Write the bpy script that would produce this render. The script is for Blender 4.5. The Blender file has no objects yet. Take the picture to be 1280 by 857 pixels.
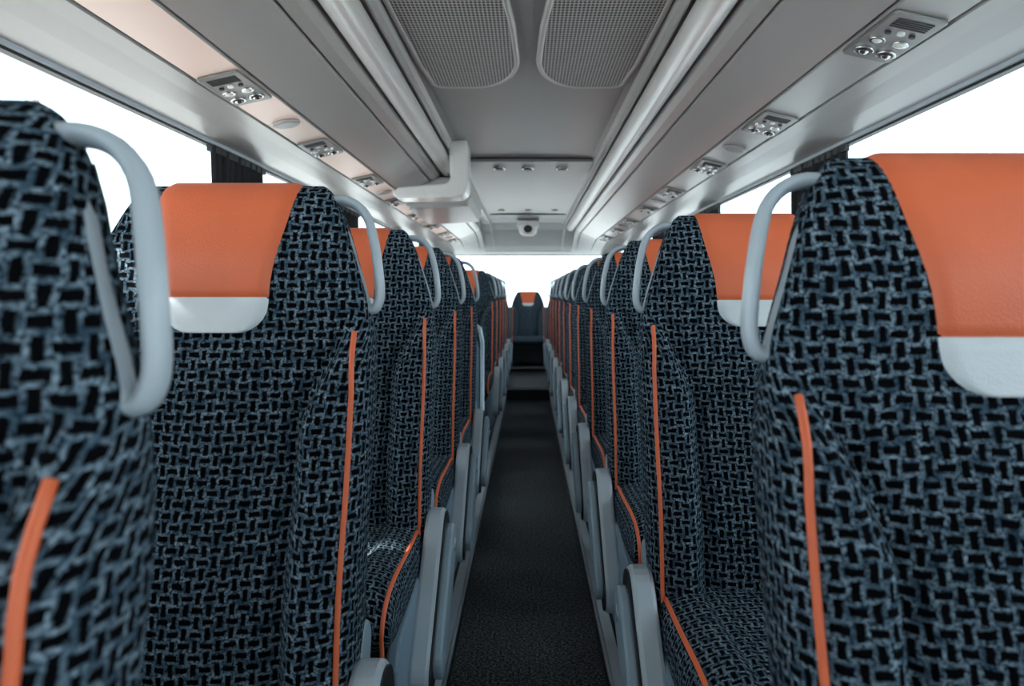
import bpy, math, random
from mathutils import Vector, Matrix
random.seed(3)
H=1.15
S=bpy.context.scene
col=S.collection

# ------------------------------------------------------------ node helpers
def newmat(name):
    m=bpy.data.materials.new(name); m.use_nodes=True
    nt=m.node_tree; b=nt.nodes['Principled BSDF']
    return m,nt,b
def M(nt,op,a,b=None,c=None,clamp=False):
    n=nt.nodes.new('ShaderNodeMath'); n.operation=op; n.use_clamp=clamp
    for i,v in enumerate((a,b,c)):
        if v is None: continue
        if isinstance(v,(int,float)): n.inputs[i].default_value=v
        else: nt.links.new(v,n.inputs[i])
    return n.outputs[0]
def mixc(nt,f,a,b):
    n=nt.nodes.new('ShaderNodeMix'); n.data_type='RGBA'
    if isinstance(f,(int,float)): n.inputs[0].default_value=f
    else: nt.links.new(f,n.inputs[0])
    for i,v in ((6,a),(7,b)):
        if isinstance(v,tuple): n.inputs[i].default_value=(v[0],v[1],v[2],1)
        else: nt.links.new(v,n.inputs[i])
    return n.outputs[2]
def noise(nt,scale,detail=2,vec=None,rough=.5):
    n=nt.nodes.new('ShaderNodeTexNoise'); n.inputs['Scale'].default_value=scale
    n.inputs['Detail'].default_value=detail; n.inputs['Roughness'].default_value=rough
    if vec is not None: nt.links.new(vec,n.inputs['Vector'])
    return n
def bump(nt,b,h,strength,dist):
    n=nt.nodes.new('ShaderNodeBump'); n.inputs['Strength'].default_value=strength
    n.inputs['Distance'].default_value=dist
    nt.links.new(h,n.inputs['Height']); nt.links.new(n.outputs[0],b.inputs['Normal'])
def simple(name,c,rough=.5,metal=0,nscale=None,var=.08,bs=0,emit=0):
    m,nt,b=newmat(name)
    b.inputs['Roughness'].default_value=rough; b.inputs['Metallic'].default_value=metal
    tc=nt.nodes.new('ShaderNodeTexCoord')
    n=noise(nt,nscale or 6,3,tc.outputs['Object'])
    dk=tuple(x*(1-var) for x in c); lt=tuple(min(1,x*(1+var)) for x in c)
    o=mixc(nt,n.outputs['Fac'],dk,lt); nt.links.new(o,b.inputs['Base Color'])
    if bs: bump(nt,b,n.outputs['Fac'],bs,.002)
    return m

def make_weave():
    m,nt,b=newmat('woven_fabric')
    uv=nt.nodes.new('ShaderNodeTexCoord')
    nz=noise(nt,80,2,uv.outputs['UV'])
    sub=nt.nodes.new('ShaderNodeVectorMath'); sub.operation='SUBTRACT'
    nt.links.new(nz.outputs['Color'],sub.inputs[0]); sub.inputs[1].default_value=(.5,.5,.5)
    sc=nt.nodes.new('ShaderNodeVectorMath'); sc.operation='SCALE'; nt.links.new(sub.outputs[0],sc.inputs[0]); sc.inputs['Scale'].default_value=.0060
    ad=nt.nodes.new('ShaderNodeVectorMath'); ad.operation='ADD'; nt.links.new(uv.outputs['UV'],ad.inputs[0]); nt.links.new(sc.outputs[0],ad.inputs[1])
    sp=nt.nodes.new('ShaderNodeSeparateXYZ'); nt.links.new(ad.outputs[0],sp.inputs[0])
    cell=.0160
    U=M(nt,'ADD',M(nt,'DIVIDE',sp.outputs[0],cell),200); V=M(nt,'ADD',M(nt,'DIVIDE',sp.outputs[1],cell),200)
    fx=M(nt,'ABSOLUTE',M(nt,'SUBTRACT',M(nt,'FRACT',U),.5))
    fy=M(nt,'ABSOLUTE',M(nt,'SUBTRACT',M(nt,'FRACT',V),.5))
    ck=M(nt,'MODULO',M(nt,'ADD',M(nt,'FLOOR',U),M(nt,'FLOOR',V)),2)
    d=nt.nodes.new('ShaderNodeMix'); d.data_type='FLOAT'
    nt.links.new(ck,d.inputs[0]); nt.links.new(fx,d.inputs[2]); nt.links.new(fy,d.inputs[3])
    mr=nt.nodes.new('ShaderNodeMapRange'); nt.links.new(d.outputs[0],mr.inputs['Value'])
    mr.inputs['From Min'].default_value=.18; mr.inputs['From Max'].default_value=.27
    yarn=noise(nt,240,2,uv.outputs['UV'],.6)
    big=noise(nt,60,2,uv.outputs['UV'])
    yr=nt.nodes.new('ShaderNodeMapRange'); nt.links.new(yarn.outputs['Fac'],yr.inputs['Value'])
    yr.inputs['From Min'].default_value=.38; yr.inputs['From Max'].default_value=.66
    light=mixc(nt,yr.outputs[0],(.006,.018,.032),(.34,.45,.54))
    bg=nt.nodes.new('ShaderNodeMapRange'); nt.links.new(big.outputs['Fac'],bg.inputs['Value'])
    bg.inputs['From Min'].default_value=.40; bg.inputs['From Max'].default_value=.66
    light=mixc(nt,M(nt,'MULTIPLY',bg.outputs[0],.8),light,(.013,.040,.068))
    c=mixc(nt,mr.outputs[0],(.0014,.0018,.003),light)
    nt.links.new(c,b.inputs['Base Color'])
    b.inputs['Roughness'].default_value=.95
    b.inputs['Specular IOR Level'].default_value=.08
    fold=noise(nt,9,1,uv.outputs['UV'])
    h=M(nt,'ADD',M(nt,'MULTIPLY',yarn.outputs['Fac'],.4),M(nt,'MULTIPLY',mr.outputs[0],1.0))
    h=M(nt,'ADD',h,M(nt,'MULTIPLY',fold.outputs['Fac'],3.0))
    bump(nt,b,h,.9,.0045)
    return m
WEAVE=make_weave()
def leather(name,c):
    m,nt,b=newmat(name); tc=nt.nodes.new('ShaderNodeTexCoord')
    v=nt.nodes.new('ShaderNodeTexVoronoi'); v.inputs['Scale'].default_value=420; nt.links.new(tc.outputs['Object'],v.inputs['Vector'])
    n=noise(nt,14,3,tc.outputs['Object'])
    o=mixc(nt,n.outputs['Fac'],tuple(x*.88 for x in c),tuple(min(1,x*1.1) for x in c)); nt.links.new(o,b.inputs['Base Color'])
    b.inputs['Roughness'].default_value=.36; b.inputs['Specular IOR Level'].default_value=.5
    bump(nt,b,v.outputs['Distance'],.22,.0012)
    return m
ORANGE=leather('orange_leather',(.93,.185,.072))
GREYL=leather('pale_grey_leather',(.84,.87,.89))
PIPE=simple('orange_piping',(.95,.18,.065),.5)
PLAST=simple('light_grey_plastic',(.50,.56,.61),.30)
PLAST2=simple('blue_grey_plastic',(.20,.28,.35),.40)
ARM=simple('armrest_plastic',(.33,.42,.49),.32)
DARK=simple('black_plastic',(.012,.013,.015),.5)
METAL=simple('brushed_rail_metal',(.48,.55,.60),.34,.6,30)
CEIL=simple('ceiling_panel',(.215,.208,.205),.36,0,3,.03)
RACK=simple('rack_panel',(.40,.388,.382),.28,0,3,.03)
TUBE=simple('rail_plastic',(.78,.76,.745),.24,0,3,.03)
STRIPL=simple('strip_plastic_painted_glow',(.98,.74,.65),.35,0,3,.02)  # warm glow on the left strip is painted into its base colour
WALLM=simple('wall_panel',(.20,.205,.21),.6)
CURT=simple('curtain_cloth',(.018,.019,.024),.9,0,40,.3,.3)
CHROME=simple('satin_chrome',(.6,.6,.6),.2,1)
PSUM=simple('service_unit_plastic',(.25,.245,.24),.35,.3)
LENS=simple('lamp_lens',(.75,.75,.72),.15)
def carpet():
    m,nt,b=newmat('carpet_charcoal'); tc=nt.nodes.new('ShaderNodeTexCoord')
    n=noise(nt,120,3,tc.outputs['Object'],.8); n2=noise(nt,3,3,tc.outputs['Object'])
    mr=nt.nodes.new('ShaderNodeMapRange'); nt.links.new(n.outputs['Fac'],mr.inputs['Value']); mr.inputs['From Min'].default_value=.44; mr.inputs['From Max'].default_value=.66
    o=mixc(nt,mr.outputs[0],(.014,.016,.018),(.34,.36,.38))
    o=mixc(nt,M(nt,'MULTIPLY',n2.outputs['Fac'],.3),o,(.05,.053,.058))
    nt.links.new(o,b.inputs['Base Color']); b.inputs['Roughness'].default_value=1; b.inputs['Specular IOR Level'].default_value=.1
    bump(nt,b,n.outputs['Fac'],.9,.006); return m
CARPET=carpet()
RUBBER=simple('black_step_rubber',(.010,.011,.012),.6)
def grille():
    m,nt,b=newmat('perforated_grille'); tc=nt.nodes.new('ShaderNodeTexCoord')
    sp=nt.nodes.new('ShaderNodeSeparateXYZ'); nt.links.new(tc.outputs['Object'],sp.inputs[0])
    p=.0135
    u=M(nt,'DIVIDE',sp.outputs[0],p); v=M(nt,'DIVIDE',sp.outputs[1],p*1.6)
    a=M(nt,'SUBTRACT',M(nt,'FRACT',M(nt,'ADD',u,500)),.5); c=M(nt,'SUBTRACT',M(nt,'FRACT',M(nt,'ADD',v,500)),.5)
    r=M(nt,'SQRT',M(nt,'ADD',M(nt,'MULTIPLY',a,a),M(nt,'MULTIPLY',c,c)))
    mr=nt.nodes.new('ShaderNodeMapRange'); nt.links.new(r,mr.inputs['Value']); mr.inputs['From Min'].default_value=.34; mr.inputs['From Max'].default_value=.42
    o=mixc(nt,mr.outputs[0],(.006,.006,.006),(.42,.41,.40)); nt.links.new(o,b.inputs['Base Color'])
    b.inputs['Roughness'].default_value=.5; return m
GRILLE=grille()
def glass():
    m,nt,b=newmat('window_glass')
    t=nt.nodes.new('ShaderNodeBsdfTransparent'); t.inputs[0].default_value=(.92,.97,.985,1)
    g=nt.nodes.new('ShaderNodeBsdfGlossy'); g.inputs['Roughness'].default_value=.02
    mx=nt.nodes.new('ShaderNodeMixShader'); mx.inputs[0].default_value=.05
    nt.links.new(t.outputs[0],mx.inputs[1]); nt.links.new(g.outputs[0],mx.inputs[2])
    nt.links.new(mx.outputs[0],nt.nodes['Material Output'].inputs[0]); return m
GLASS=glass()

# ------------------------------------------------------------ mesh builder
class MB:
    def __init__(s): s.v=[];s.f=[];s.m=[];s.uv=[];s.sm=[];s.mats=[]
    def mi(s,mat):
        if mat not in s.mats: s.mats.append(mat)
        return s.mats.index(mat)
    def face(s,idx,mat,uv=None,smooth=True):
        s.f.append(idx); s.m.append(s.mi(mat)); s.uv.append(uv or [(s.v[i][0],s.v[i][2]) for i in idx]); s.sm.append(smooth)
    def grid(s,rows,mat,uvs=None,closeu=False,smooth=True,matf=None):
        b=len(s.v); n=len(rows[0])
        for r in rows: s.v+= [tuple(p) for p in r]
        for j in range(len(rows)-1):
            for i in range(n if closeu else n-1):
                k=(i+1)%n
                idx=[b+j*n+i,b+j*n+k,b+(j+1)*n+k,b+(j+1)*n+i]
                uv=None
                if uvs:
                    uv=[uvs[j][i],uvs[j][i+1],uvs[j+1][i+1],uvs[j+1][i]]
                s.face(idx,matf(j,i) if matf else mat,uv,smooth)
    def box(s,x0,x1,y0,y1,z0,z1,mat,bev=0):
        if x0>x1:x0,x1=x1,x0
        if bev<=0:
            b=len(s.v)
            s.v+=[(x,y,z) for z in (z0,z1) for y in (y0,y1) for x in (x0,x1)]
            for q in ((0,2,3,1),(4,5,7,6),(0,1,5,4),(2,6,7,3),(0,4,6,2),(1,3,7,5)):
                s.face([b+i for i in q],mat,None,False)
        else:
            s.prism([(x0,z0),(x1,z0),(x1,z1),(x0,z1)],y0,y1,mat,bev,axis='y')
    def prism(s,poly,a0,a1,mat,bev=.005,axis='x',smooth=False):
        n=len(poly)
        def ins(d):
            o=[]
            for i in range(n):
                p0=Vector(poly[i-1]);p=Vector(poly[i]);p1=Vector(poly[(i+1)%n])
                e0=(p-p0);e1=(p1-p)
                if e0.length<1e-9 or e1.length<1e-9: o.append(p);continue
                e0.normalize();e1.normalize()
                n0=Vector((-e0.y,e0.x));n1=Vector((-e1.y,e1.x)); nn=(n0+n1)
                if nn.length<1e-6: o.append(p);continue
                nn.normalize(); o.append(p+nn*d/max(.35,nn.dot(n0)))
            return o
        area=sum(poly[i][0]*poly[(i+1)%n][1]-poly[(i+1)%n][0]*poly[i][1] for i in range(n))
        sg=1 if area>0 else -1
        def mk(p,a):
            if axis=='x': return (a,p[0],p[1])
            if axis=='y': return (p[0],a,p[1])
            return (p[0],p[1],a)
        if bev>0: seq=[(sg*bev,a0),(sg*bev*.3,a0+bev*.3),(0,a0+bev),(0,a1-bev),(sg*bev*.3,a1-bev*.3),(sg*bev,a1)]
        else: seq=[(0,a0),(0,a1)]
        rows=[[mk(p,a) for p in (ins(d) if d else [Vector(q) for q in poly])] for d,a in seq]
        b=len(s.v)
        s.grid(rows,mat,None,True,smooth)
        L=len(seq)
        s.face([b+i for i in range(n)][::-1],mat,None,False)
        s.face([b+(L-1)*n+i for i in range(n)],mat,None,False)
    def sweep(s,path,r,mat,n=8,closed=False,ry=None):
        P=[Vector(p) for p in path]; N=len(P); rows=[]
        up=None
        for i in range(N):
            if closed: t=(P[(i+1)%N]-P[i-1])
            else: t=(P[min(i+1,N-1)]-P[max(i-1,0)])
            t.normalize()
            if up is None:
                a=Vector((0,1,0)) if abs(t.y)<.9 else Vector((0,0,1))
            else: a=up
            nrm=(a-t*a.dot(t)).normalized(); up=nrm; bi=t.cross(nrm)
            rr=ry if ry else r
            row=[]
            for k in range(n):
                an=2*math.pi*k/n; c,sn=math.cos(an),math.sin(an)
                row.append(P[i]+nrm*rr*c+bi*r*sn)
            rows.append(row)
        if closed: rows.append(rows[0])
        s.grid(rows,mat,None,True)
        if not closed:
            b=len(s.v)-N*n
            s.face([b+i for i in range(n)],mat,None,False); s.face([b+(N-1)*n+i for i in range(n)][::-1],mat,None,False)
    def obj(s,name,loc=(0,0,0),link=True):
        me=bpy.data.meshes.new(name)
        me.from_pydata(s.v,[],s.f)
        for m in s.mats: me.materials.append(m)
        me.polygons.foreach_set('material_index',s.m); me.polygons.foreach_set('use_smooth',s.sm)
        ul=me.uv_layers.new(name='UVMap')
        flat=[]
        for u in s.uv:
            for a in u: flat+= [a[0],a[1]]
        ul.data.foreach_set('uv',flat)
        me.update()
        if not link: return me
        o=bpy.data.objects.new(name,me); o.location=loc; col.objects.link(o); return o

def place(name,me,loc,scale=(1,1,1),rot=(0,0,0)):
    o=bpy.data.objects.new(name,me); o.location=loc; o.scale=scale; o.rotation_euler=rot; col.objects.link(o); return o
def lerp_table(t,x):
    if x<=t[0][0]: return t[0][1]
    for (a,b),(c,d) in zip(t,t[1:]):
        if x<=c:
            u=(x-a)/(c-a); return b+(d-b)*u
    return t[-1][1]
def smooth_table(t,x):
    e=.012; return sum(lerp_table(t,max(0,x+k*e)) for k in (-1,-.5,0,.5,1))/5
def ss(a,b,x):
    t=max(0,min(1,(x-a)/(b-a))); return t*t*(3-2*t)

# ------------------------------------------------------------ coach seat
ZT=1.228
WT=[(0,.144),(.003,.150),(.008,.156),(.02,.165),(.045,.178),(.08,.193),(.12,.207),(.17,.223),(.23,.238),(.30,.247),(.85,.243)]
def wid(k): return lerp_table(WT,k) if k<.03 else smooth_table(WT,k)
def yc(z): return .19*(z-.45)-.018*math.exp(-((z-.62)/.13)**2)-.012*math.exp(-((z-1.10)/.07)**2)
R=.055
def thick(k,z):
    t=.105+.03*ss(.75,.45,z)
    if k<R: t*=math.sqrt(max(0,1-((R-k)/R)**2))
    return t
NE=4.2
def yfront(x,k):
    z=ZT-k; w=wid(k); a=min(1,abs(x)/w)
    edge=(1-a**NE)**(1/NE)
    xg=.138+.065*ss(.82,1.02,z)
    A=1-ss(.92,1.06,z)
    topf=min(1,k/R)
    bol=.048*A*ss(xg-.02,xg+.04,abs(x)) - .024*A*math.exp(-((abs(x)-xg)/.011)**2)
    bol+=.014*A*math.exp(-(x/.08)**2)
    return yc(z)-(thick(k,z)/2+bol*topf)*edge
def yback(x,k):
    z=ZT-k; w=wid(k); a=min(1,abs(x)/w)
    return yc(z)+thick(k,z)/2*(1-a**NE)**(1/NE)
def build_seat(side):
    b=MB()
    af=[-1,-.997,-.988,-.97,-.945,-.91]+[ -.88+i*(1.76/44) for i in range(45)]+[.91,.945,.97,.988,.997,1]
    ab=[.99,.96,.9,.75,.5,.25,0,-.25,-.5,-.75,-.9,-.96,-.99]
    ks=[R*(1-math.cos(math.pi/2*i/9)) for i in range(10)]
    k=R
    while k<ZT-.37: k+=.018; ks.append(k)
    rows=[];uvs=[]; arc=0; pz=None
    for k in ks[::-1]:
        z=ZT-k; w=wid(k)
        r=[(a*w,yfront(a*w,k),z) for a in af]+[(a*w,yback(a*w,k),z) for a in ab]
        nF=len(af); mid=nF//2; L=[0]*(len(r)+1)
        for i in range(mid+1,len(r)+1):
            p=Vector(r[i-1][:2]);q=Vector(r[i%len(r)][:2]); L[i]=L[i-1]+(q-p).length
        for i in range(mid-1,-1,-1):
            L[i]=L[i+1]-(Vector(r[i+1][:2])-Vector(r[i][:2])).length
        fy=Vector((r[mid][1],z))
        if pz is not None: arc+=(fy-pz).length
        pz=fy
        rows.append(r); uvs.append([(u,arc) for u in L])
    b.grid(rows,WEAVE,uvs,True)
    kk=[-.07+.01*i for i in range(7)]+[-.004]+[R*(1-math.cos(math.pi/2*i/8)) for i in range(9)]
    k=R
    while k<.183: k+=.0135; kk.append(k)
    kk=[q for q in kk if q<.186]+[.187,.190,.193]
    kk+=[.205,.215,.225,.233,.239,.243,.2455,.2465]
    rows=[]
    for k in kk:
        ka=abs(k); hw=.116-.030*ss(0,.19,ka)*1.0
        if k>.19:
            hw=.086-.004*(k-.19)/.05
            if k>.2065: hw-=.045*(1-math.sqrt(max(0,1-((k-.2065)/.04)**2)))
        row=[]
        for i in range(17):
            a=-1+2*i/16; x=a*hw
            off=.0045 if abs(a)<.999 else -.001
            if abs(k-.190)<.001: off=.0012 if abs(a)<.999 else -.001
            if k>=.2464: off=-.001
            if k>=0: y=yfront(x,k)-off
            else: y=yback(x,ka)+off
            zz=ZT-ka+off*max(0,1-ka/R)
            row.append((x,y,zz))
        rows.append(row)
    j0=min(range(len(kk)),key=lambda i:abs(kk[i]-.190))
    b.grid(rows,ORANGE,None,False,True,lambda j,i: GREYL if j>=j0 else ORANGE)
    for s in (-1,1):
        pts=[]
        for i in range(26):
            k=.245+i*(ZT-.44-.245)/25; x=s*(.222+.004*min(1,i/4))
            pts.append((x,yfront(x,k)-.001,ZT-k))
        b.sweep(pts,.0045,PIPE,7)
    def cz(y): 
        return 1 if y>-.42 else math.sqrt(max(0,1-((-.42-y)/.10)**2))
    def ctop(x,y):
        a=min(1,abs(x)/.238); ed=(1-a**4)**.25
        return .405+(.066+.016*ss(.11,.17,abs(x))-.008*math.exp(-((abs(x)-.145)/.01)**2)+.008*math.exp(-((y+.36)/.09)**2))*cz(y)*ed
    def cbot(x,y):
        a=min(1,abs(x)/.238); ed=(1-a**4)**.25
        return .405-.065*cz(y)*ed
    ys=[0,-.05,-.1,-.15,-.2,-.25,-.3,-.35,-.39]+[-.42-.10*math.sin(math.pi/2*i/10) for i in range(11)]
    rows=[];uvs=[];arc=0;pp=None
    for y in ys:
        r=[(a*.238,y,ctop(a*.238,y)) for a in af]+[(a*.238,y,cbot(a*.238,y)) for a in ab]
        mid=len(af)//2; L=[0]*(len(r)+1)
        for i in range(mid+1,len(r)+1):
            p=r[i-1];q=r[i%len(r)]; L[i]=L[i-1]+math.hypot(q[0]-p[0],q[2]-p[2])
        for i in range(mid-1,-1,-1): L[i]=L[i+1]-math.hypot(r[i+1][0]-r[i][0],r[i+1][2]-r[i][2])
        c=Vector((y,r[mid][2])); 
        if pp is not None: arc-=(c-pp).length
        pp=c; rows.append(r); uvs.append([(u,arc) for u in L])
    b.grid(rows,WEAVE,uvs,True)
    for s in (-1,1):
        pts=[]
        for i in range(22):
            y=-.06-.36*i/21 if i<12 else -.26-.259*math.sin(math.pi/2*(i-11)/10)
            pts.append((s*.222,y,ctop(.222,y)+.001))
        pts.append((s*.222,-.520,.395)); pts.append((s*.222,-.512,.36))
        b.sweep(pts,.0045,PIPE,7)
    b.box(-.20,.20,-.44,-.02,.30,.345,DARK)
    for s in (-.15,.15):
        b.box(s-.025,s+.025,-.38,-.32,0,.30,METAL); b.box(s-.025,s+.025,-.12,-.06,0,.30,METAL)
    b.box(-.19,.19,-.40,-.36,.02,.05,METAL)
    rows=[]
    for i in range(24):
        k=.04+i*(ZT-.42-.04)/23
        w=wid(k)*.97
        rows.append([(a*w,yback(a*w*.98,k)+.012*(1-abs(a)**6),ZT-k) for a in [-1+2*j/14 for j in range(15)]])
    b.grid(rows,PLAST2)
    if side:
        s=side
        poly=[(-.47,.14),(-.44,.10),(-.02,.08),(.06,.12),(.07,.45),(.02,.47),(-.08,.40),(-.44,.36),(-.475,.32)]
        b.prism(poly,min(s*.218,s*.243),max(s*.218,s*.243),PLAST2,.006,'x')
        ctrl=[(.152,.030),(.176,.025),(.202,.034),(.222,.056),(.234,.090),(.242,.125),(.247,.162),(.248,.190),(.242,.208),(.231,.212),(.224,.198),(.215,.165),(.203,.13),(.189,.09),(.170,.055)]
        pts=[]
        n=len(ctrl)
        for i in range(n):
            p0,p1,p2,p3=[Vector(ctrl[(i+q)%n]) for q in (-1,0,1,2)]
            for t in (0,.33,.66):
                q=.5*((2*p1)+(-p0+p2)*t+(2*p0-5*p1+4*p2-p3)*t*t+(-p0+3*p1-3*p2+p3)*t**3)
                pts.append((s*q.x,yc(ZT-q.y)+.004,ZT-q.y))
        b.sweep(pts,.0080,PLAST,12,True,.0145)
        def blade(p0,r0,p1,r1,n=12):
            p0=Vector(p0);p1=Vector(p1); d=(p1-p0); an=math.atan2(d.y,d.x)
            o=[]
            for i in range(n+1):
                t=an+math.pi/2+math.pi*i/n; o.append((p0.x+r0*math.cos(t),p0.y+r0*math.sin(t)))
            for i in range(n+1):
                t=an-math.pi/2+math.pi*i/n; o.append((p1.x+r1*math.cos(t),p1.y+r1*math.sin(t)))
            return o
        def px(poly,a,c,mat,bv,sm=True):
            b.prism(poly,min(s*a,s*c),max(s*a,s*c),mat,bv,'x',sm)
        px(blade((-.04,.440),.066,(-.30,.225),.048),.240,.286,PLAST,.009,False)
        px(blade((-.04,.440),.058,(-.30,.225),.042),.284,.290,DARK,.001,False)
        px(blade((-.05,.415),.054,(-.27,.245),.043),.288,.310,ARM,.006,False)
        px(blade((.0,.43),.045,(.03,.50),.035),.225,.245,ARM,.005)
        px(blade((-.055,.42),.016,(-.056,.42),.016),.308,.314,METAL,.002)
    return b.obj('coach_seat',link=False)
SEAT={1:build_seat(1),-1:build_seat(-1),0:build_seat(0)}
DY=.14
XA=.495; XW=.99
Lrows=[(.505,-.040),(1.22,.006),(1.99,0),(2.77,0),(3.55,0),(5.55,0),(6.33,0),(7.11,0),(7.89,0),(8.67,0)]
Rrows=[(.775,-.030),(1.61,-.002)]+[(2.40+.78*i,0) for i in range(9)]
for i,(D,dz) in enumerate([(-.28,-.04)]+Lrows):
    place('coach_seat',SEAT[1],(-XA,D-DY,.10+dz)); place('coach_seat',SEAT[0],(-XW,D-DY,.10+dz))
for i,(D,dz) in enumerate([(.02,-.03)]+Rrows):
    sx=-.016 if i==1 else (-.008 if i==2 else 0)
    place('coach_seat',SEAT[-1],(XA+sx,D-DY,.10+dz)); place('coach_seat',SEAT[0],(XW,D-DY,.10+dz))
for x in (-1.0,-.5,0,.5,1.0):
    place('rear_bench_seat',SEAT[0],(x,9.85,.19),(.95,.95,.80))

# ------------------------------------------------------------ shell
Y0,Y1=-2.2,10.45
def box_obj(name,x0,x1,y0,y1,z0,z1,mat,bev=0):
    b=MB(); b.box(x0,x1,y0,y1,z0,z1,mat,bev); return b.obj(name)
b=MB()
b.box(-.245,.245,Y0,7.7,-.06,0,CARPET)
b.box(-1.27,-.245,Y0,Y1,-.06,.10,CARPET); b.box(.245,1.27,Y0,Y1,-.06,.10,CARPET)
b.box(-.245,.245,7.7,Y1,-.06,.13,RUBBER); b.box(-1.27,1.27,9.3,Y1,.10,.19,RUBBER)
b.box(-1.25,1.25,9.47,10.2,.19,.46,RUBBER,.01)
b.obj('floor')
for s,n in ((-1,'trim_1'),(1,'trim_2')):
    b=MB()
    b.box(s*.238,s*.2455,Y0,7.7,.0,.094,METAL)
    b.box(s*.230,s*.238,Y0,7.7,.0,.010,DARK)
    b.box(s*.232,s*.238,Y0,7.7,.040,.052,PLAST)
    b.box(s*.230,s*.262,Y0,9.3,.0935,.110,PLAST)
    b.box(s*.262,s*.285,Y0,9.3,.1,.103,DARK)
    b.box(s*.285,s*.302,Y0,9.3,.1,.125,PLAST)
    b.box(s*.330,s*.352,Y0,9.3,.1,.118,METAL)
    b.obj(n)
b=MB(); b.box(-.245,.245,7.685,7.70,.112,.134,CHROME); b.box(-.245,.245,9.285,9.30,.172,.194,CHROME); b.obj('trim_3')

half=[(0,.95),(.16,.95),(.32,.948),(.44,.944),(.468,.936),(.480,.915),(.486,.885),(.494,.885),(.497,.925),(.60,.925),(.606,.86),(.612,.812),(.63,.793),(.664,.775),(.668,.790),(.675,.790),(.679,.768),(.72,.750),(.78,.724),(.83,.703),(.866,.688),(.869,.703),(.878,.703),(.881,.684),(1.014,.654),(1.017,.670),(1.025,.670),(1.028,.651),(1.08,.640),(1.15,.622),(1.22,.608),(1.275,.602),(1.30,.60)]
full=[(-x,h) for x,h in half[::-1]]+half[1:]
b=MB()
rows=[[(x,y,h+H) for x,h in full] for y in (Y0,9.05)]
def cm(j,i):
    x=(full[i][0]+full[i+1][0])/2
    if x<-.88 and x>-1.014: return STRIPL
    return CEIL if abs(x)<.47 else RACK
b.grid(rows,CEIL,None,False,False,cm)
rows=[]
for t in range(7):
    u=t/6; y=9.05+u*1.4
    rows.append([(x,y,H+(h-(h-.56)*ss(0,1,u) if h>.56 else h)) for x,h in full])
b.grid(rows,CEIL,None,False,False)
b.box(-1.30,1.30,Y0,Y1,H+1.06,H+1.10,CEIL)
b.obj('ceiling')
b=MB()
b.box(-.455,.455,4.98,4.995,H+.938,H+.949,DARK)
b.box(-.46,.46,5.02,5.50,H+.925,H+.948,CEIL,.006)
b.box(-.455,.455,5.52,5.53,H+.938,H+.949,DARK)
b.box(-.455,.455,8.5,8.52,H+.935,H+.949,DARK)
for (x,y,z) in ((-.21,5.26,.923),(0,5.26,.923),(.25,5.26,.923),(-.30,8.1,.949),(.0,8.1,.949),(.3,8.1,.949)):
    pts=[(x+.045*math.cos(a),y+.05*math.sin(a)) for a in [2*math.pi*i/20 for i in range(20)]]
    b.prism(pts,H+z-.010,H+z+.004,CHROME,.002,'z'); 
    pts=[(x+.034*math.cos(a),y+.038*math.sin(a)) for a in [2*math.pi*i/20 for i in range(20)]]
    b.prism(pts,H+z-.013,H+z-.004,DARK,.001,'z')
b.obj('trim_4')
def grille_obj(s):
    b=MB()
    xo=.452; y0,y1=1.75,3.22
    pts=[(xo,y0+.08),(xo-.002,2.4),(xo-.012,2.9),(xo-.03,y1-.10)]
    for i in range(7):
        a=math.pi/2*i/6; pts.append((xo-.03-.05+.05*math.cos(a),y1-.06+.06*math.sin(a)))
    for i in range(12):
        a=math.pi/2+math.pi/2*i/11; pts.append((.235+.19*math.cos(a),y1-.36+.36*math.sin(a)))
    pts+=[(.055,2.5),(.085,2.1),(.12,y0+.08),(.17,y0)]+[(xo-.06,y0)]
    pts=[(s*x,y) for x,y in pts]
    b.prism(pts,H+.928,H+.940,GRILLE,.004,'z')
    P=[(x,y,H+.936) for x,y in pts]
    b.sweep(P,.013,RACK,8,True,.013)
    return b.obj('ceiling_speaker_grille')
grille_obj(-1); grille_obj(1)
for s in (-1,1):
    b=MB(); end=5.75 if s<0 else 9.3
    n=24; rows=[]
    for y,rr in ((Y0,.052),(end-.02,.052),(end-.005,.04),(end,.02)):
        rows.append([(s*.554+rr*math.cos(2*math.pi*i/n),y,H+.860+rr*math.sin(2*math.pi*i/n)) for i in range(n)])
    b.grid(rows,TUBE,None,True)
    b.obj('overhead_rail')
b=MB()
def arc(cx,cy,r,a0,a1,n=8): return [(cx+r*math.cos(math.radians(a0+(a1-a0)*i/n)),cy+r*math.sin(math.radians(a0+(a1-a0)*i/n))) for i in range(n+1)]
P=[(-.49,.945),(-.38,.945)]+[(-.372,.90)]+arc(-.44,.665,.07,0,-90)+[(-.70,.590)]+arc(-.80,.625,.035,-90,-180)+[(-.80,.655),(-.62,.672)]+arc(-.52,.72,.04,-90,0)
P=[(x,h+H) for x,h in P]
b.prism(P,4.40,4.62,TUBE,.012,'y',False)
P=[(-.60,.80),(-.40,.80),(-.39,.66),(-.41,.60),(-.82,.575),(-.86,.62),(-.86,.70)]
b.prism([(x,h+H) for x,h in P],4.9,6.0,RACK,.02,'y')
b.obj('overhead_monitor_bracket')

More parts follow.
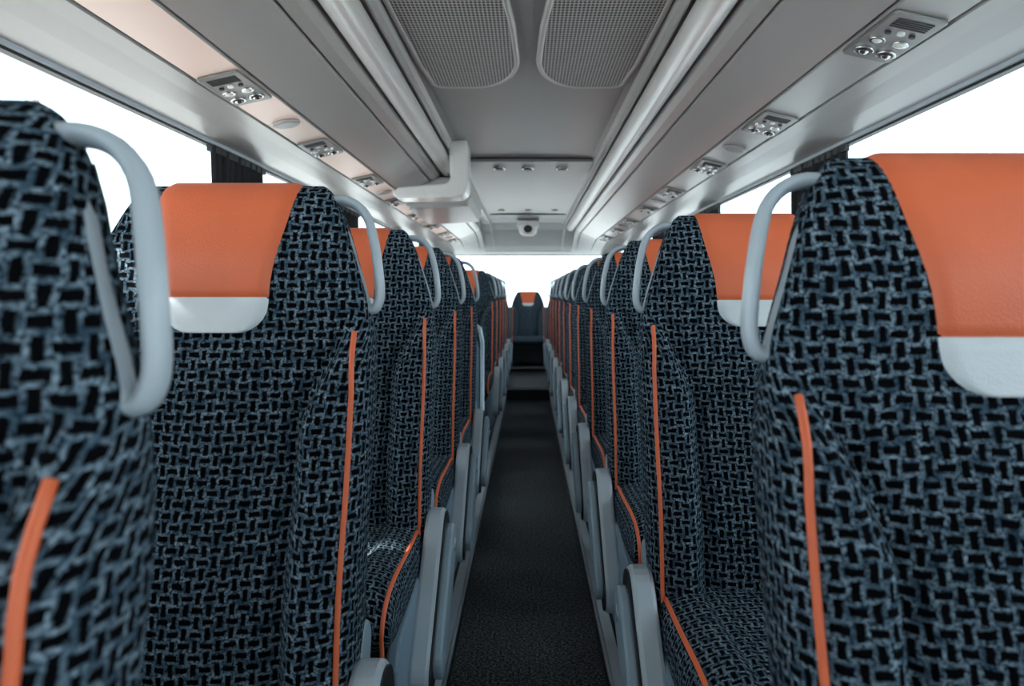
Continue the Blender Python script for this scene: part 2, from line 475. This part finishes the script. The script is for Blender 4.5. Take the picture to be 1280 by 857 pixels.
def psu():
    b=MB()
    def disc(x,y,r,z0,z1,mat,n=20,bv=.002): b.prism([(x+r*math.cos(2*math.pi*i/n),y+r*math.sin(2*math.pi*i/n)) for i in range(n)],z0,z1,mat,bv,'z')
    def dome(x,y,r,h,mat):
        rows=[]
        for j in range(6):
            a=math.pi/2*j/6; rows.append([(x+r*math.cos(a)*math.cos(2*math.pi*i/16),y+r*math.cos(a)*math.sin(2*math.pi*i/16),-h*math.sin(a)-.005) for i in range(16)])
        b.grid(rows,mat,None,True); k=len(b.v); b.face([k-16+i for i in range(16)],mat)
    b.prism([(-.060,-.15),(.060,-.15),(.066,-.14),(.066,.14),(.060,.15),(-.060,.15),(-.066,.14),(-.066,-.14)],-.007,.002,PSUM,.003,'z')
    for x in (-.031,.031):
        disc(x,.085,.026,-.014,-.005,CHROME); disc(x,.085,.019,-.016,-.012,DARK); dome(x,.085,.016,.018,CHROME)
        disc(x,.012,.021,-.012,-.005,CHROME); dome(x,.012,.016,.012,LENS)
        disc(x,-.045,.008,-.013,-.005,DARK,12,.001)
    disc(0,-.05,.010,-.013,-.005,LENS,12,.001)
    for i in range(5): b.box(-.045,.045,-.125+i*.011,-.120+i*.011,-.009,-.006,DARK)
    return b.obj('p',link=False)
PS=psu()
def speaker():
    b=MB(); n=28
    b.prism([(.052*math.cos(2*math.pi*i/n),.052*math.sin(2*math.pi*i/n)) for i in range(n)],-.008,.003,RACK,.004,'z')
    b.prism([(.042*math.cos(2*math.pi*i/n),.042*math.sin(2*math.pi*i/n)) for i in range(n)],-.0095,-.006,PSUM,.001,'z')
    return b.obj('s',link=False)
SP=speaker()
def on_strip(name,me,s,y):
    place(name,me,(s*.947,y,H+.666),(1,1,1),(0,s*math.radians(12.6),0))
for i in range(-2,8):
    on_strip('passenger_service_unit',PS,1,1.86+.95*i)
    on_strip('passenger_service_unit',PS,-1,2.32+.95*i)
for i in range(-1,4):
    on_strip('ceiling_speaker',SP,1,3.28+1.9*i)
    on_strip('ceiling_speaker',SP,-1,2.80+1.9*i)

pill=[-.55,1.36,3.06,4.95,6.8,8.65]
SILL=.78; TOP=1.752
for s,n in ((-1,'wall_left'),(1,'wall_right')):
    b=MB()
    b.box(s*1.27,s*1.32,Y0,Y1,-.06,SILL,WALLM)
    b.box(s*1.245,s*1.275,Y0,Y1,SILL-.03,SILL,PLAST2)
    b.box(s*1.27,s*1.32,Y0,Y1,TOP,H+1.10,WALLM)
    b.box(s*1.255,s*1.275,Y0,Y1,TOP-.018,TOP-.004,DARK)
    b.box(s*1.245,s*1.262,Y0,Y1,TOP-.010,TOP+.008,PLAST)
    for p in pill: b.box(s*1.265,s*1.32,p-.06,p+.06,SILL,TOP,DARK)
    b.box(s*1.27,s*1.32,Y0,Y0+.15,SILL,TOP,DARK); b.box(s*1.27,s*1.32,Y1-.25,Y1,SILL,TOP,DARK)
    b.obj(n)
    e=[Y0+.15]+[q for p in pill for q in (p-.06,p+.06)]+[Y1-.25]
    for i in range(0,len(e),2):
        w=MB(); w.box(s*1.295,s*1.300,e[i],e[i+1],SILL,TOP,GLASS); w.obj('window_%d'%(i//2+1+(0 if s<0 else 7)))
def curtain(w=.34):
    b=MB(); rows=[]
    n=90
    for j in range(22):
        t=j/21; z=TOP-.02-t*(TOP-SILL-.02)
        pinch=1-.55*math.exp(-((t-.62)/.2)**2)
        r=[]
        for i in range(n+1):
            u=i/n; r.append((.014*math.sin(u*math.pi*2*9+.6*math.sin(4*t))*(.6+.4*pinch)+.003*math.sin(u*31),(u-.5)*w*pinch,z))
        rows.append(r)
    b.grid(rows,CURT); b.box(-.010,.010,-w/2-.01,w/2+.01,TOP-.045,TOP-.02,DARK)
    return b.obj('c',link=False)
CU=curtain(.56)
for s in (-1,1):
    for p in pill[2:]:
        place('curtain',CU,(s*1.246,p+.02,0))
def endwall(name,y0,y1,z0,z1,xw):
    b=MB()
    b.box(-1.32,1.32,y0,y1,-.06,z0,WALLM); b.box(-1.32,1.32,y0,y1,z1,H+1.1,WALLM)
    b.box(-1.32,-xw,y0,y1,z0,z1,DARK); b.box(xw,1.32,y0,y1,z0,z1,DARK)
    b.obj(name)
endwall('wall_front',Y0-.05,Y0,.55,1.95,1.15)
endwall('wall_back',Y1,Y1+.05,.95,1.70,1.08)
w=MB(); w.box(-1.15,1.15,Y0-.03,Y0-.025,.55,1.95,GLASS); w.obj('window_15')
w=MB(); w.box(-1.08,1.08,Y1+.02,Y1+.025,.95,1.70,GLASS); w.obj('window_16')
b=MB()
b.prism([(-.30,.10),(-.30,.80)]+[(-.33,.90),(-.40,.95),(-.90,.95),(-.97,.90),(-1.0,.80),(-1.0,.10)],4.42,4.46,PLAST2,.012,'y')
b.sweep([(-.285,4.44,.10),(-.285,4.44,.85),(-.30,4.44,.93),(-.36,4.44,.985),(-.5,4.44,1.0),(-1.1,4.44,1.0)],.014,METAL,10)
b.obj('stairwell_partition')
b=MB(); rows=[]
for j in range(8):
    a=math.pi/2*j/8
    rows.append([(.13*math.cos(a)**.5*math.cos(2*math.pi*i/24),9.2+.11*math.cos(a)**.5*math.sin(2*math.pi*i/24),H+.89-.15*math.sin(a)) for i in range(24)])
b.grid(rows,TUBE,None,True); k=len(b.v); b.face([k-24+i for i in range(24)],TUBE)
b.prism([(.055*math.cos(2*math.pi*i/20),H+.82+.05*math.sin(2*math.pi*i/20)) for i in range(20)],9.075,9.12,DARK,.004,'y')
b.box(-.14,.14,9.1,9.3,H+.86,H+.93,TUBE)
b.obj('ceiling_camera_dome')

# exterior: paved yard and unseen slabs on posts, added to block the sun
GR=simple('pale_paving',(.58,.55,.53),.9,0,.4,.08)
box_obj('ground',-60,60,-60,60,-1.40,-1.30,GR)
b=MB()
STEEL=simple('sun_blocker_steel',(.6,.6,.6),.6)
b.box(-9.2,-4.0,-9,-.85,5.0,5.12,STEEL); b.box(-9.2,-4.0,-.58,14,5.0,5.12,STEEL)  # added slabs, gap between them lets sun onto one seat shoulder
for yy in (-6,0,13): 
    b.box(-9.1,-8.95,yy-.08,yy+.08,-1.3,5.0,STEEL)
b.obj('sun_blocker_slabs')

# ------------------------------------------------------------ light
wd=bpy.data.worlds.new('World'); S.world=wd; wd.use_nodes=True
nt=wd.node_tree; bg=nt.nodes['Background']
tc=nt.nodes.new('ShaderNodeTexCoord'); sp=nt.nodes.new('ShaderNodeSeparateXYZ'); nt.links.new(tc.outputs['Generated'],sp.inputs[0])
mr=nt.nodes.new('ShaderNodeMapRange'); nt.links.new(sp.outputs[2],mr.inputs['Value']); mr.inputs['From Min'].default_value=0; mr.inputs['From Max'].default_value=.5
c=mixc(nt,mr.outputs[0],(.88,.965,1.0),(.78,.92,1.0)); nt.links.new(c,bg.inputs['Color']); bg.inputs['Strength'].default_value=3.95
sd=bpy.data.lights.new('sun','SUN'); sd.energy=14; sd.angle=.01; sd.color=(1,.93,.85)
so=bpy.data.objects.new('sun',sd); col.objects.link(so)
v=Vector((1,.40,-.80)); so.rotation_euler=v.to_track_quat('-Z','Y').to_euler(); so.location=(-5,-2,6)

# ------------------------------------------------------------ camera
cd=bpy.data.cameras.new('camera'); cam=bpy.data.objects.new('camera',cd); col.objects.link(cam)
cam.location=(0,0,H); cam.rotation_euler=(math.pi/2,0,0)
cd.sensor_width=36; cd.lens=893/1280*36; cd.shift_x=-20/1280; cd.shift_y=-62/1280; cd.clip_start=.02
cd.dof.use_dof=True; cd.dof.focus_distance=1.5; cd.dof.aperture_fstop=5.0
S.camera=cam
S.view_settings.view_transform='Standard'; S.view_settings.look='None'
S.view_settings.exposure=0
